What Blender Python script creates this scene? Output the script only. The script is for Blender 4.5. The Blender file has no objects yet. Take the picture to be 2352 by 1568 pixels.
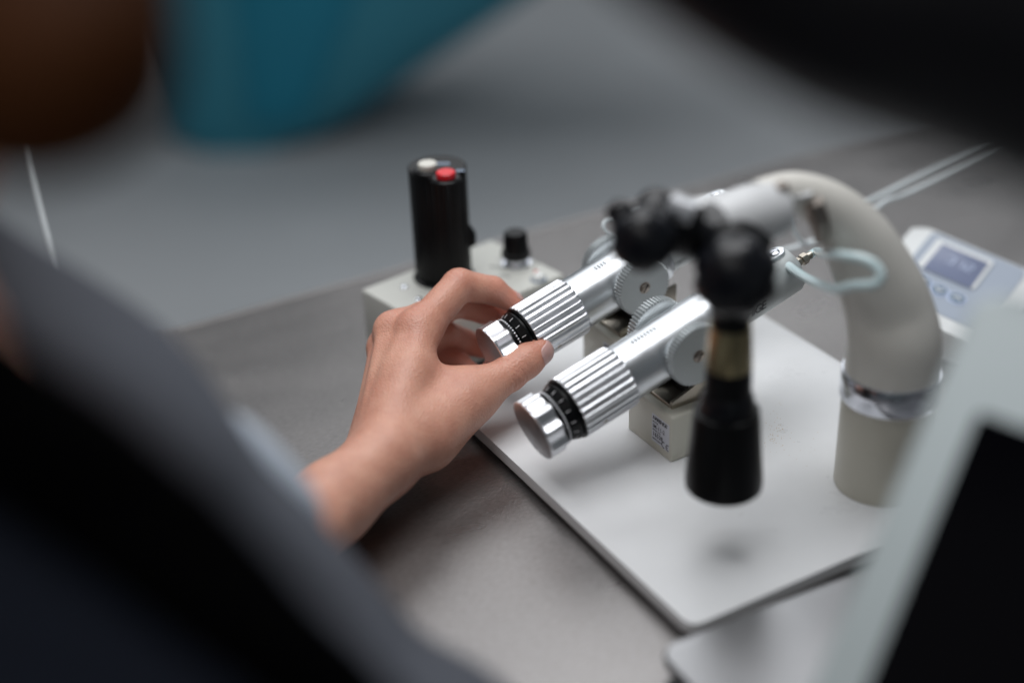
import bpy, bmesh, math, random
import numpy as np
from mathutils import Vector, Matrix
random.seed(7); np.random.seed(7)
S = 0.01                      # everything below is written in centimetres
sc = bpy.context.scene

# ------------------------------------------------------------------ camera, light, exposure
F_PX, W_PX, H_PX, CAM_H = 3267.0, 2352.0, 1568.0, 44.0
PITCH, ROLL = math.radians(29.0), math.radians(-2.3)
_fwd = Vector((0, math.cos(PITCH), -math.sin(PITCH)))
_r0, _u0 = Vector((1, 0, 0)), Vector((0, math.sin(PITCH), math.cos(PITCH)))
_rt = _r0 * math.cos(ROLL) + _u0 * math.sin(ROLL)
_up = -_r0 * math.sin(ROLL) + _u0 * math.cos(ROLL)
cam_d = bpy.data.cameras.new('camera')
cam_d.sensor_width = 36.0; cam_d.lens = 50.0
cam_d.clip_start = 0.02; cam_d.clip_end = 60
cam_d.dof.use_dof = True; cam_d.dof.focus_distance = 0.777; cam_d.dof.aperture_fstop = 1.8
cam = bpy.data.objects.new('camera', cam_d); sc.collection.objects.link(cam)
cam.matrix_world = Matrix(((_rt.x, _up.x, -_fwd.x, 0), (_rt.y, _up.y, -_fwd.y, 0), (_rt.z, _up.z, -_fwd.z, CAM_H * S), (0, 0, 0, 1)))
sc.camera = cam
world = bpy.data.worlds.new('World'); sc.world = world; world.use_nodes = True
wb = world.node_tree.nodes['Background']; wb.inputs[0].default_value = (0.84, 0.92, 1.0, 1); wb.inputs[1].default_value = 0.085
sc.view_settings.view_transform = 'Standard'; sc.view_settings.look = 'None'
sc.view_settings.exposure = 0.45; sc.view_settings.gamma = 1.0
sc.cycles.use_denoising = True
sc.cycles.max_bounces = 8
sc.cycles.sample_clamp_indirect = 6.0

def lamp(name, loc, target, sx, sy, power, col):
    d = bpy.data.lights.new(name, 'AREA'); d.shape = 'RECTANGLE'; d.size = sx; d.size_y = sy; d.energy = power; d.color = col
    o = bpy.data.objects.new(name, d); sc.collection.objects.link(o); o.location = loc
    o.rotation_euler = (Vector(target) - Vector(loc)).to_track_quat('-Z', 'Y').to_euler()
    return o
lamp('ceiling_or_fill_lamp', (-0.05, 0.78, 1.55), (0.0, 0.72, 0), 1.5, 1.0, 16.0, (0.98, 0.985, 1.0))
lamp('ceiling_or_fill_lamp', (-0.5, 2.5, 1.8), (0.0, 0.9, 0), 2.2, 0.8, 8.0, (0.96, 0.98, 1.0))
lamp('ceiling_or_fill_lamp', (0.6, 4.1, 1.8), (0.5, 3.7, -0.78), 3.2, 1.8, 18.0, (0.95, 0.975, 1.0))  # unseen lamp added to brighten the far floor
lamp('ceiling_or_fill_lamp', (-0.7, -0.9, 1.6), (0.0, 0.75, 0.05), 1.6, 1.0, 5.5, (1.0, 0.97, 0.94))  # unseen frontal fill, added behind the camera to lift camera-facing sides

def at(x, y, w):              # the point seen at photo position (x, y), w cm in front of the lens
    return _rt * ((x - W_PX / 2) / F_PX * w) - _up * ((y - H_PX / 2) / F_PX * w) + _fwd * w + Vector((0, 0, CAM_H))
def on_z(x, y, z):            # the point seen there on the level plane of height z
    d = at(x, y, 1.0) - Vector((0, 0, CAM_H))
    return d * ((z - CAM_H) / d.z) + Vector((0, 0, CAM_H))

def frame3(o_, xdir, ydir):
    x = Vector(xdir).normalized(); z = x.cross(Vector(ydir)).normalized(); y = z.cross(x)
    return Matrix((( x.x, y.x, z.x, o_[0]), (x.y, y.y, z.y, o_[1]), (x.z, y.z, z.z, o_[2]), (0, 0, 0, 1)))

# ------------------------------------------------------------------ materials
def mat(name, col, rough=0.5, metal=0.0, bump=0.0, bscale=60, var=0.0, vscale=8, aniso=0.0, sss=0.0, coat=0.0, spec=None, stretch=None, rvar=0.0, rscale=None):
    m = bpy.data.materials.new(name); m.use_nodes = True
    nt = m.node_tree; p = nt.nodes['Principled BSDF']
    p.inputs['Base Color'].default_value = (*col, 1); p.inputs['Roughness'].default_value = rough; p.inputs['Metallic'].default_value = metal
    if spec is not None: p.inputs['Specular IOR Level'].default_value = spec
    if coat: p.inputs['Coat Weight'].default_value = coat; p.inputs['Coat Roughness'].default_value = 0.12
    if sss:
        p.inputs['Subsurface Weight'].default_value = sss; p.inputs['Subsurface Radius'].default_value = (1.0, 0.35, 0.2); p.inputs['Subsurface Scale'].default_value = 0.004
    tc = nt.nodes.new('ShaderNodeTexCoord'); mp = nt.nodes.new('ShaderNodeMapping')
    nt.links.new(tc.outputs['Object'], mp.inputs[0])
    if stretch: mp.inputs['Scale'].default_value = stretch
    def noise(scale, detail=5):
        n = nt.nodes.new('ShaderNodeTexNoise'); n.inputs['Scale'].default_value = scale; n.inputs['Detail'].default_value = detail
        nt.links.new(mp.outputs[0], n.inputs['Vector']); return n
    if var:
        n = noise(vscale); r = nt.nodes.new('ShaderNodeValToRGB')
        r.color_ramp.elements[0].position = 0.3; r.color_ramp.elements[1].position = 0.7
        r.color_ramp.elements[0].color = (*[max(0, c * (1 - var)) for c in col], 1); r.color_ramp.elements[1].color = (*[min(1, c * (1 + var)) for c in col], 1)
        nt.links.new(n.outputs['Fac'], r.inputs[0]); nt.links.new(r.outputs[0], p.inputs['Base Color'])
    if rvar:
        n = noise(rscale or vscale * 1.7); mr = nt.nodes.new('ShaderNodeMapRange')
        mr.inputs['From Min'].default_value = 0.3; mr.inputs['From Max'].default_value = 0.7
        mr.inputs['To Min'].default_value = max(0.02, rough - rvar); mr.inputs['To Max'].default_value = rough + rvar
        nt.links.new(n.outputs['Fac'], mr.inputs['Value']); nt.links.new(mr.outputs[0], p.inputs['Roughness'])
    if bump:
        n = noise(bscale, 3); b = nt.nodes.new('ShaderNodeBump'); b.inputs['Strength'].default_value = bump; b.inputs['Distance'].default_value = 0.001
        nt.links.new(n.outputs['Fac'], b.inputs['Height']); nt.links.new(b.outputs[0], p.inputs['Normal'])
    return m

M = {}
M['steel'] = mat('brushed_steel', (0.275, 0.262, 0.258), 0.33, 0.9, 0.25, 1300, 0.13, 620, stretch=(0.45, 1, 1), rvar=0.07, rscale=22)
M['tray'] = mat('tray_steel', (0.36, 0.36, 0.37), 0.34, 0.85, 0.05, 500, 0.06, 12, rvar=0.05)
M['floor'] = mat('floor_vinyl', (0.44, 0.455, 0.47), 0.5, 0, 0.05, 40, 0.08, 2)
M['teal'] = mat('teal_plastic', (0.025, 0.21, 0.29), 0.45, 0, 0.02, 60, 0.1, 3)
M['teal_dark'] = mat('teal_dark_plastic', (0.002, 0.19, 0.29), 0.5, 0, 0.02, 60, 0.1, 3)
M['enamel'] = mat('white_enamel', (0.73, 0.74, 0.75), 0.36, 0, 0.03, 700, 0.035, 22, rvar=0.09)
M['edge'] = mat('plate_edge_paint', (0.42, 0.42, 0.43), 0.45, 0, 0.03, 300, 0.05, 30)
M['rubber'] = mat('black_rubber', (0.012, 0.012, 0.013), 0.6, 0, 0.1, 300, 0.2, 40)
M['box'] = mat('grey_green_paint', (0.56, 0.565, 0.525), 0.42, 0, 0.08, 900, 0.03, 40)
M['block'] = mat('grey_beige_paint', (0.56, 0.55, 0.48), 0.42, 0, 0.08, 900, 0.03, 40)
M['alu'] = mat('satin_aluminium', (0.72, 0.745, 0.77), 0.32, 1.0, 0.05, 1800, 0.03, 60, rvar=0.05)
M['alu_turned'] = mat('turned_aluminium', (0.84, 0.85, 0.88), 0.36, 1.0, 0.03, 1500, 0.03, 60, rvar=0.07)
M['alu_grey'] = mat('grey_lacquer_aluminium', (0.50, 0.53, 0.53), 0.42, 0.35, 0.04, 1500, 0.03, 60)
M['wheel'] = mat('wheel_grey', (0.44, 0.47, 0.48), 0.40, 0.55, 0.03, 1500, 0.03, 60)
M['nickel'] = mat('nickel', (0.44, 0.40, 0.34), 0.33, 1.0, 0.05, 800, 0.08, 40)
M['screw'] = mat('screw_steel', (0.33, 0.29, 0.26), 0.32, 1.0, 0.05, 900, 0.1, 80)
M['chrome'] = mat('chrome', (0.72, 0.74, 0.80), 0.18, 1.0)
def ring_chrome():
    m = mat('chrome_ring', (0.74, 0.76, 0.82), 0.14, 1.0); nt = m.node_tree; p = nt.nodes['Principled BSDF']
    p.inputs['Anisotropic'].default_value = 0.95
    t_ = nt.nodes.new('ShaderNodeTangent'); t_.direction_type = 'RADIAL'; t_.axis = 'Z'; nt.links.new(t_.outputs[0], p.inputs['Tangent'])
    return m
M['ring'] = ring_chrome()
M['black_metal'] = mat('black_anodised', (0.0035, 0.0038, 0.0045), 0.32, 0, 0.05, 900, 0.2, 50, spec=0.2)
M['black_plastic'] = mat('black_plastic', (0.0021, 0.0021, 0.0028), 0.36, 0, 0.05, 700, 0.2, 40, spec=0.22)
M['black_gloss'] = mat('black_gloss', (0.003, 0.0035, 0.006), 0.28, 0, spec=0.4)
M['brass'] = mat('aged_brass', (0.34, 0.29, 0.17), 0.30, 1.0, 0.05, 700, 0.1, 40)
M['ink'] = mat('black_ink', (0.02, 0.02, 0.03), 0.6)
M['white_ink'] = mat('white_ink', (0.8, 0.8, 0.82), 0.5)
M['blue_ink'] = mat('pale_blue_ink', (0.42, 0.52, 0.68), 0.5)
M['grey_ink'] = mat('grey_ink', (0.20, 0.21, 0.20), 0.6)
M['label'] = mat('label_paper', (0.58, 0.60, 0.66), 0.35)
M['white_cap'] = mat('white_button', (0.68, 0.66, 0.60), 0.35)
M['red_cap'] = mat('red_button', (0.72, 0.008, 0.018), 0.32)
M['lens'] = mat('milky_lens', (0.86, 0.88, 0.86), 0.25, 0, coat=0.3)
M['red_lens'] = mat('red_lens', (0.5, 0.06, 0.02), 0.2)
M['cream'] = mat('cream_enamel', (0.57, 0.545, 0.465), 0.36, 0, 0.04, 500, 0.03, 25)
M['arm'] = mat('arm_enamel', (0.70, 0.68, 0.63), 0.33, 0, 0.04, 500, 0.03, 25, rvar=0.05)
M['pale'] = mat('pale_enamel', (0.66, 0.67, 0.68), 0.30, 0, 0.03, 500, 0.02, 25)
M['tubing'] = mat('clear_blue_tubing', (0.60, 0.74, 0.76), 0.22, 0, coat=0.3)
M['white_tube'] = mat('white_tubing', (0.72, 0.78, 0.80), 0.28, 0, coat=0.2)
M['device'] = mat('device_white', (0.78, 0.80, 0.80), 0.35, 0, 0.02, 300, 0.02, 20)
M['panel_blue'] = mat('panel_blue', (0.38, 0.43, 0.51), 0.4)
M['lcd'] = mat('lcd_grey', (0.20, 0.23, 0.34), 0.25)
M['button_dark'] = mat('button_slate', (0.16, 0.22, 0.30), 0.4)
M['button_ring'] = mat('button_ring', (0.50, 0.58, 0.75), 0.4)
M['tablet'] = mat('tablet_frame', (0.40, 0.455, 0.465), 0.42, 0, 0.02, 200, 0.03, 10)
M['screen'] = mat('dark_screen', (0.001, 0.001, 0.002), 0.3, 0, spec=0.02)
M['sleeve'] = mat('slate_cloth', (0.080, 0.087, 0.107), 0.85, 0, 0.25, 260, 0.12, 14)
M['navy'] = mat('navy_cloth', (0.007, 0.009, 0.015), 0.9, 0, 0.25, 260, 0.2, 14, spec=0.1)
M['underarm_shade_cloth'] = mat('underarm_shade_cloth', (0.0008, 0.0008, 0.001), 0.9, 0, 0.2, 260, 0.2, 14, spec=0.02)  # near black, paints the shade under the arm
M['sleeve_lit_edge'] = mat('sleeve_highlight_cloth', (0.50, 0.56, 0.64), 0.85, 0, 0.25, 260, 0.05, 14)  # paler than the sleeve, paints its lit edge
M['hair'] = mat('dark_brown_hair', (0.050, 0.016, 0.004), 0.6, 0, 0.5, 220, 0.5, 14, spec=0.08, stretch=(1, 1, 0.12))
M['dark_housing'] = mat('black_housing', (0.0031, 0.0028, 0.0042), 0.4, 0, 0.05, 60, 0.2, 10, spec=0.22)
M['grey_housing'] = mat('grey_housing', (0.30, 0.31, 0.315), 0.5, 0, 0.03, 60, 0.05, 10)
M['nail'] = mat('fingernail', (0.62, 0.36, 0.33), 0.30, 0, 0.02, 100, 0.04, 200, sss=0.2)

def skin_material():
    m = mat('skin', (0.56, 0.30, 0.20), 0.40, sss=0.18, bump=0.0)
    nt = m.node_tree; p = nt.nodes['Principled BSDF']
    a = nt.nodes.new('ShaderNodeAttribute'); a.attribute_name = 'pigment'
    tc = nt.nodes.new('ShaderNodeTexCoord')
    n1 = nt.nodes.new('ShaderNodeTexNoise'); n1.inputs['Scale'].default_value = 48; n1.inputs['Detail'].default_value = 7; n1.inputs['Roughness'].default_value = 0.62
    n2 = nt.nodes.new('ShaderNodeTexVoronoi'); n2.inputs['Scale'].default_value = 900
    n3 = nt.nodes.new('ShaderNodeTexNoise'); n3.inputs['Scale'].default_value = 420; n3.inputs['Detail'].default_value = 4
    for n in (n1, n2, n3): nt.links.new(tc.outputs['Object'], n.inputs['Vector'])
    base = nt.nodes.new('ShaderNodeValToRGB')
    base.color_ramp.elements[0].position = 0.30; base.color_ramp.elements[0].color = (0.57, 0.262, 0.185, 1)
    base.color_ramp.elements[1].position = 0.72; base.color_ramp.elements[1].color = (0.73, 0.395, 0.285, 1)
    nt.links.new(n1.outputs['Fac'], base.inputs[0])
    mx = nt.nodes.new('ShaderNodeMix'); mx.data_type = 'RGBA'
    nt.links.new(a.outputs['Fac'], mx.inputs['Factor']); nt.links.new(base.outputs[0], mx.inputs['A'])
    mx.inputs['B'].default_value = (0.58, 0.19, 0.13, 1)
    nt.links.new(mx.outputs['Result'], p.inputs['Base Color'])
    ad = nt.nodes.new('ShaderNodeMath'); ad.operation = 'ADD'
    nt.links.new(n2.outputs['Distance'], ad.inputs[0]); nt.links.new(n3.outputs['Fac'], ad.inputs[1])
    b = nt.nodes.new('ShaderNodeBump'); b.inputs['Strength'].default_value = 0.3; b.inputs['Distance'].default_value = 0.0007
    nt.links.new(ad.outputs[0], b.inputs['Height']); nt.links.new(b.outputs[0], p.inputs['Normal'])
    return m
M['skin'] = skin_material()

# ------------------------------------------------------------------ object helpers
def link(name, me, material, parent=None, mx=None, smooth=35):
    if mx is not None: me.transform(mx)
    me.transform(Matrix.Scale(S, 4))
    for mm in (material if isinstance(material, (list, tuple)) else [material]): me.materials.append(mm)
    me.update()
    if smooth:
        me.polygons.foreach_set('use_smooth', [True] * len(me.polygons))
        if smooth < 170: me.set_sharp_from_angle(angle=math.radians(smooth))
    o = bpy.data.objects.new(name, me); sc.collection.objects.link(o); o.parent = parent
    return o
def from_bm(name, bm, material, parent=None, mx=None, smooth=35):
    me = bpy.data.meshes.new(name); bm.normal_update(); bm.to_mesh(me); bm.free()
    return link(name, me, material, parent, mx, smooth)
def tag(o, label, cat, group=None):
    o['label'] = label; o['category'] = cat
    if group: o['group'] = group
    return o
def thing(name, loc, rz, label, cat, group=None):
    o = bpy.data.objects.new(name, None); sc.collection.objects.link(o)
    o.empty_display_size = 0.02
    o.location = Vector(loc) * S; o.rotation_euler = (0, 0, rz)
    return tag(o, label, cat, group)

def add_lathe(bm, prof, n=96, rfun=None, caps=True):   # round the local X axis; prof = [(x, r)]
    rings = []
    for x, r in prof:
        ring = []
        for i in range(n):
            t = 2 * math.pi * i / n
            rr = r if rfun is None else rfun(x, r, t)
            ring.append(bm.verts.new((x, rr * math.cos(t), rr * math.sin(t))))
        rings.append(ring)
    for a, b in zip(rings, rings[1:]):
        for i in range(n):
            j = (i + 1) % n
            bm.faces.new((a[i], a[j], b[j], b[i]))
    if caps:
        bm.faces.new(rings[0][::-1]); bm.faces.new(rings[-1])
    return bm
def lathe(prof, **k): return add_lathe(bmesh.new(), prof, **k)
def turn(prof, axis='Z', loc=(0, 0, 0), **k):
    bm = lathe(prof, **k)
    R = {'Z': Matrix.Rotation(-math.pi / 2, 4, 'Y'), 'Y': Matrix.Rotation(math.pi / 2, 4, 'Z'), 'X': Matrix()}[axis]
    bm.transform(Matrix.Translation(loc) @ R); return bm
def rounded_box(x0, x1, y0, y1, z0, z1, rc=0.0, bev=0.0, seg=3, bm=None, corner=6):
    bm2 = bmesh.new()
    if rc > 0:
        pts = []
        for cx, cy, a0 in ((x1 - rc, y1 - rc, 0), (x0 + rc, y1 - rc, 90), (x0 + rc, y0 + rc, 180), (x1 - rc, y0 + rc, 270)):
            for i in range(corner + 1):
                a = math.radians(a0 + 90 * i / corner); pts.append((cx + rc * math.cos(a), cy + rc * math.sin(a)))
    else: pts = [(x1, y1), (x0, y1), (x0, y0), (x1, y0)]
    lo = [bm2.verts.new((x, y, z0)) for x, y in pts]; hi = [bm2.verts.new((x, y, z1)) for x, y in pts]
    n = len(pts)
    bm2.faces.new(lo[::-1]); top = bm2.faces.new(hi)
    for i in range(n): bm2.faces.new((lo[i], lo[(i + 1) % n], hi[(i + 1) % n], hi[i]))
    if bev > 0:
        if rc > 0: ed = [e for e in bm2.edges if abs(e.verts[0].co.z - e.verts[1].co.z) < 1e-6]
        else: ed = list(bm2.edges)
        bmesh.ops.bevel(bm2, geom=ed, offset=bev, segments=seg, profile=0.5, affect='EDGES')
    return merge(bm, bm2)
def merge(bm, bm2):
    if bm is None: return bm2
    me = bpy.data.meshes.new('tmp'); bm2.to_mesh(me); bm2.free(); bm.from_mesh(me); bpy.data.meshes.remove(me); return bm
def prism(pts, z0, z1, bev=0.0, seg=2):
    bm = bmesh.new()
    lo = [bm.verts.new((x, y, z0)) for x, y in pts]; hi = [bm.verts.new((x, y, z1)) for x, y in pts]; n = len(pts)
    bm.faces.new(lo[::-1]); bm.faces.new(hi)
    for i in range(n): bm.faces.new((lo[i], lo[(i + 1) % n], hi[(i + 1) % n], hi[i]))
    if bev: bmesh.ops.bevel(bm, geom=list(bm.edges), offset=bev, segments=seg, profile=0.5, affect='EDGES')
    return bm
def spline(pts, n):
    P = [Vector(p) for p in pts]; out = []; m = len(P) - 1
    for i in range(n + 1):
        u = i / n * m; k = min(int(u), m - 1); t = u - k
        p0, p1, p2, p3 = P[max(k - 1, 0)], P[k], P[k + 1], P[min(k + 2, m)]
        out.append(0.5 * ((2 * p1) + (p2 - p0) * t + (2 * p0 - 5 * p1 + 4 * p2 - p3) * t * t + (3 * p1 - p0 - 3 * p2 + p3) * t ** 3))
    return out
def tube(pts, radii, n=48, ring=20, bm=None, squash=None, lump=None, close=True):   # swept along a spline
    bm = bm or bmesh.new()
    P = spline(pts, n)
    rs = radii if isinstance(radii, (list, tuple)) else [radii] * len(pts)
    prev, rings = None, []
    for i, p in enumerate(P):
        t = (P[min(i + 1, n)] - P[max(i - 1, 0)]).normalized()
        u = (Vector((0, 0, 1)) if prev is None else prev); u = (u - t * u.dot(t))
        u = u.normalized() if u.length > 1e-4 else t.orthogonal().normalized()
        prev = u; v = t.cross(u)
        w = i / n * (len(rs) - 1); k = min(int(w), len(rs) - 2); f = w - k
        q0, q1, q2, q3 = rs[max(k - 1, 0)], rs[k], rs[k + 1], rs[min(k + 2, len(rs) - 1)]
        r = 0.5 * (2 * q1 + (q2 - q0) * f + (2 * q0 - 5 * q1 + 4 * q2 - q3) * f * f + (3 * q1 - q0 - 3 * q2 + q3) * f ** 3)
        q = squash or (1, 1)
        row = []
        for j in range(ring):
            a = 2 * math.pi * j / ring; rr = r * (1 + (lump(i / n, a) if lump else 0))
            row.append(bm.verts.new(p + u * math.cos(a) * rr * q[0] + v * math.sin(a) * rr * q[1]))
        rings.append(row)
    for a, b in zip(rings, rings[1:]):
        for j in range(ring): bm.faces.new((a[j], a[(j + 1) % ring], b[(j + 1) % ring], b[j]))
    if close: bm.faces.new(rings[0][::-1]); bm.faces.new(rings[-1])
    return bm

def text_mesh(body, size, bold=0.0, shear=0.0, depth=0.0, spacing=1.0, align='LEFT'):
    cu = bpy.data.curves.new('lettering', 'FONT'); cu.body = body; cu.size = size; cu.offset = bold; cu.shear = shear; cu.extrude = depth
    cu.space_character = spacing; cu.align_x = align; cu.resolution_u = 3
    o = bpy.data.objects.new('lettering', cu); sc.collection.objects.link(o)
    bpy.context.view_layer.update()
    me = bpy.data.meshes.new_from_object(o.evaluated_get(bpy.context.evaluated_depsgraph_get()))
    bpy.data.objects.remove(o); bpy.data.curves.remove(cu)
    return me
def join_me(meshes):
    bm = bmesh.new()
    for me, mx in meshes:
        me.transform(mx); bm.from_mesh(me); bpy.data.meshes.remove(me)
    return bm

# ------------------------------------------------------------------ the setting
YAW = math.radians(29.0)
B, A = Vector((math.cos(YAW), math.sin(YAW), 0)), Vector((-math.sin(YAW), math.cos(YAW), 0))
FLOOR = -78.0
bm = bmesh.new(); g = 1500
bm.faces.new([bm.verts.new((x, y, FLOOR)) for x, y in ((-g, -g), (g, -g), (g, g), (-g, g))])
o = from_bm('floor', bm, M['floor'], smooth=0); o['kind'] = 'structure'

# steel bench: local x along B, local y along A, its far left corner is in the picture
corner = on_z(345, 770, 0)
tb = thing('steel_bench', (corner.x, corner.y, 0), YAW, 'grey brushed steel bench top the instruments stand on, its far left corner bare', 'bench')
from_bm('bench_top', rounded_box(0, 95, -110, 0, -3.2, 0, rc=0.6, bev=0.18), M['steel'], tb)
bm = rounded_box(0.0, 0.5, -110, 0, 0.0, 0.10, bev=0.045); rounded_box(0.51, 95, -0.5, 0, 0.0, 0.05, bev=0.02, bm=bm)
from_bm('raised_rim', bm, M['steel'], tb)
from_bm('apron', rounded_box(2, 93, -108, -2, -12, -3.2, rc=0.5), M['steel'], tb)
for x in (4, 90):
    for y in (-106, -5): from_bm('leg', rounded_box(x, x + 4, y, y + 3.8, FLOOR, -12, rc=0.3), M['steel'], tb)

# teal chest on the floor far behind the bench
p = on_z(560, 352, FLOOR)
ch = thing('teal_tub', (p.x, p.y, FLOOR), math.radians(-4), 'blurred teal plastic tub standing on the floor far behind the bench', 'tub')
def tub(x0, x1, y0, y1, z0, z1, gx0, gx1, gy):
    bm = rounded_box(0, 1, 0, 1, 0, 1, rc=0.3, bev=0.08)
    for v in bm.verts:
        t_ = v.co.z; X0, X1, Y0, Y1 = x0 - gx0 * t_, x1 + gx1 * t_, y0 - gy * t_, y1 + gy * t_
        v.co = Vector((X0 + (X1 - X0) * v.co.x, Y0 + (Y1 - Y0) * v.co.y, z0 + (z1 - z0) * t_))
    return bm
from_bm('tub_shell', tub(-22, 18, 0, 55, 0, 62, 14, 96, 6), M['teal'], ch)
from_bm('rim', tub(-37, 118, -9, 64, 62, 68, 0, 1, 1), M['teal'], ch)
from_bm('front_panel', tub(2, 16, -2.5, 4, 8, 56, -1, 26, 5), M['teal_dark'], ch)

# ------------------------------------------------------------------ white base plate
PZ = 1.2
f = on_z(1588, 1440, PZ)
LA, LB = 25.8, 21.6
pl = thing('base_plate', (f.x, f.y, 0), YAW, 'white enamelled flat base plate on short feet under the microscope and manipulators', 'base plate')
from_bm('plate', rounded_box(0, LB, 0, LA, 0.5, PZ, rc=0.7, bev=0.09), M['enamel'], pl)
for x in (2.2, LB - 2.2):
    for y in (2.2, LA - 2.2): from_bm('rubber_foot', turn([(0.005, 0.8), (0.5, 0.9)], 'Z', (x, y, 0), n=24), M['rubber'], pl)
# small rust-coloured spots and grit lying in the enamel
bm = bmesh.new(); lm = pl
def spot(cx, cy, n, sx, sy, rmax):
    for _ in range(n):
        q = on_z(random.gauss(cx, sx), random.gauss(cy, sy), PZ) - Vector((f.x, f.y, 0))
        x, y = q.dot(B), q.dot(A); r = rmax * random.uniform(0.3, 1)
        k = 7; vs = [bm.verts.new((x + r * math.cos(2 * math.pi * i / k) * random.uniform(.6, 1.3), y + r * math.sin(2 * math.pi * i / k) * random.uniform(.6, 1.3), PZ + 0.004)) for i in range(k)]
        bm.faces.new(vs)
spot(1778, 985, 60, 12, 22, 0.035); spot(1790, 1010, 30, 22, 14, 0.03); spot(1862, 1035, 10, 30, 18, 0.03); spot(2190, 1355, 6, 20, 10, 0.05)
from_bm('rust_spots', bm, mat('rust_stain', (0.50, 0.37, 0.24), 0.6), pl, smooth=0)['kind'] = 'stuff'
bm = bmesh.new(); spot(1400, 1085, 50, 60, 25, 0.02); spot(1700, 1150, 30, 150, 60, 0.02)
from_bm('grit_specks', bm, mat('grit', (0.22, 0.22, 0.23), 0.7), pl, smooth=0)['kind'] = 'stuff'

# steel tray in front of the plate
t0 = on_z(1512, 1488, 1.4); t1 = on_z(2000, 1302, 1.4)
ty = math.atan2(t1.y - t0.y, t1.x - t0.x)
tr = thing('steel_tray', (t0.x, t0.y, 0), ty, 'shallow upturned steel tray lying in front of the white plate near the tablet', 'tray')
from_bm('tray_shell', rounded_box(0, 26, -22, 0, 0.75, 1.4, rc=0.6, bev=0.22, seg=4), M['tray'], tr)
from_bm('dark_base', rounded_box(-0.5, 24, -20, -1.3, 0.0, 0.75, rc=0.3), M['rubber'], tr)

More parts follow.
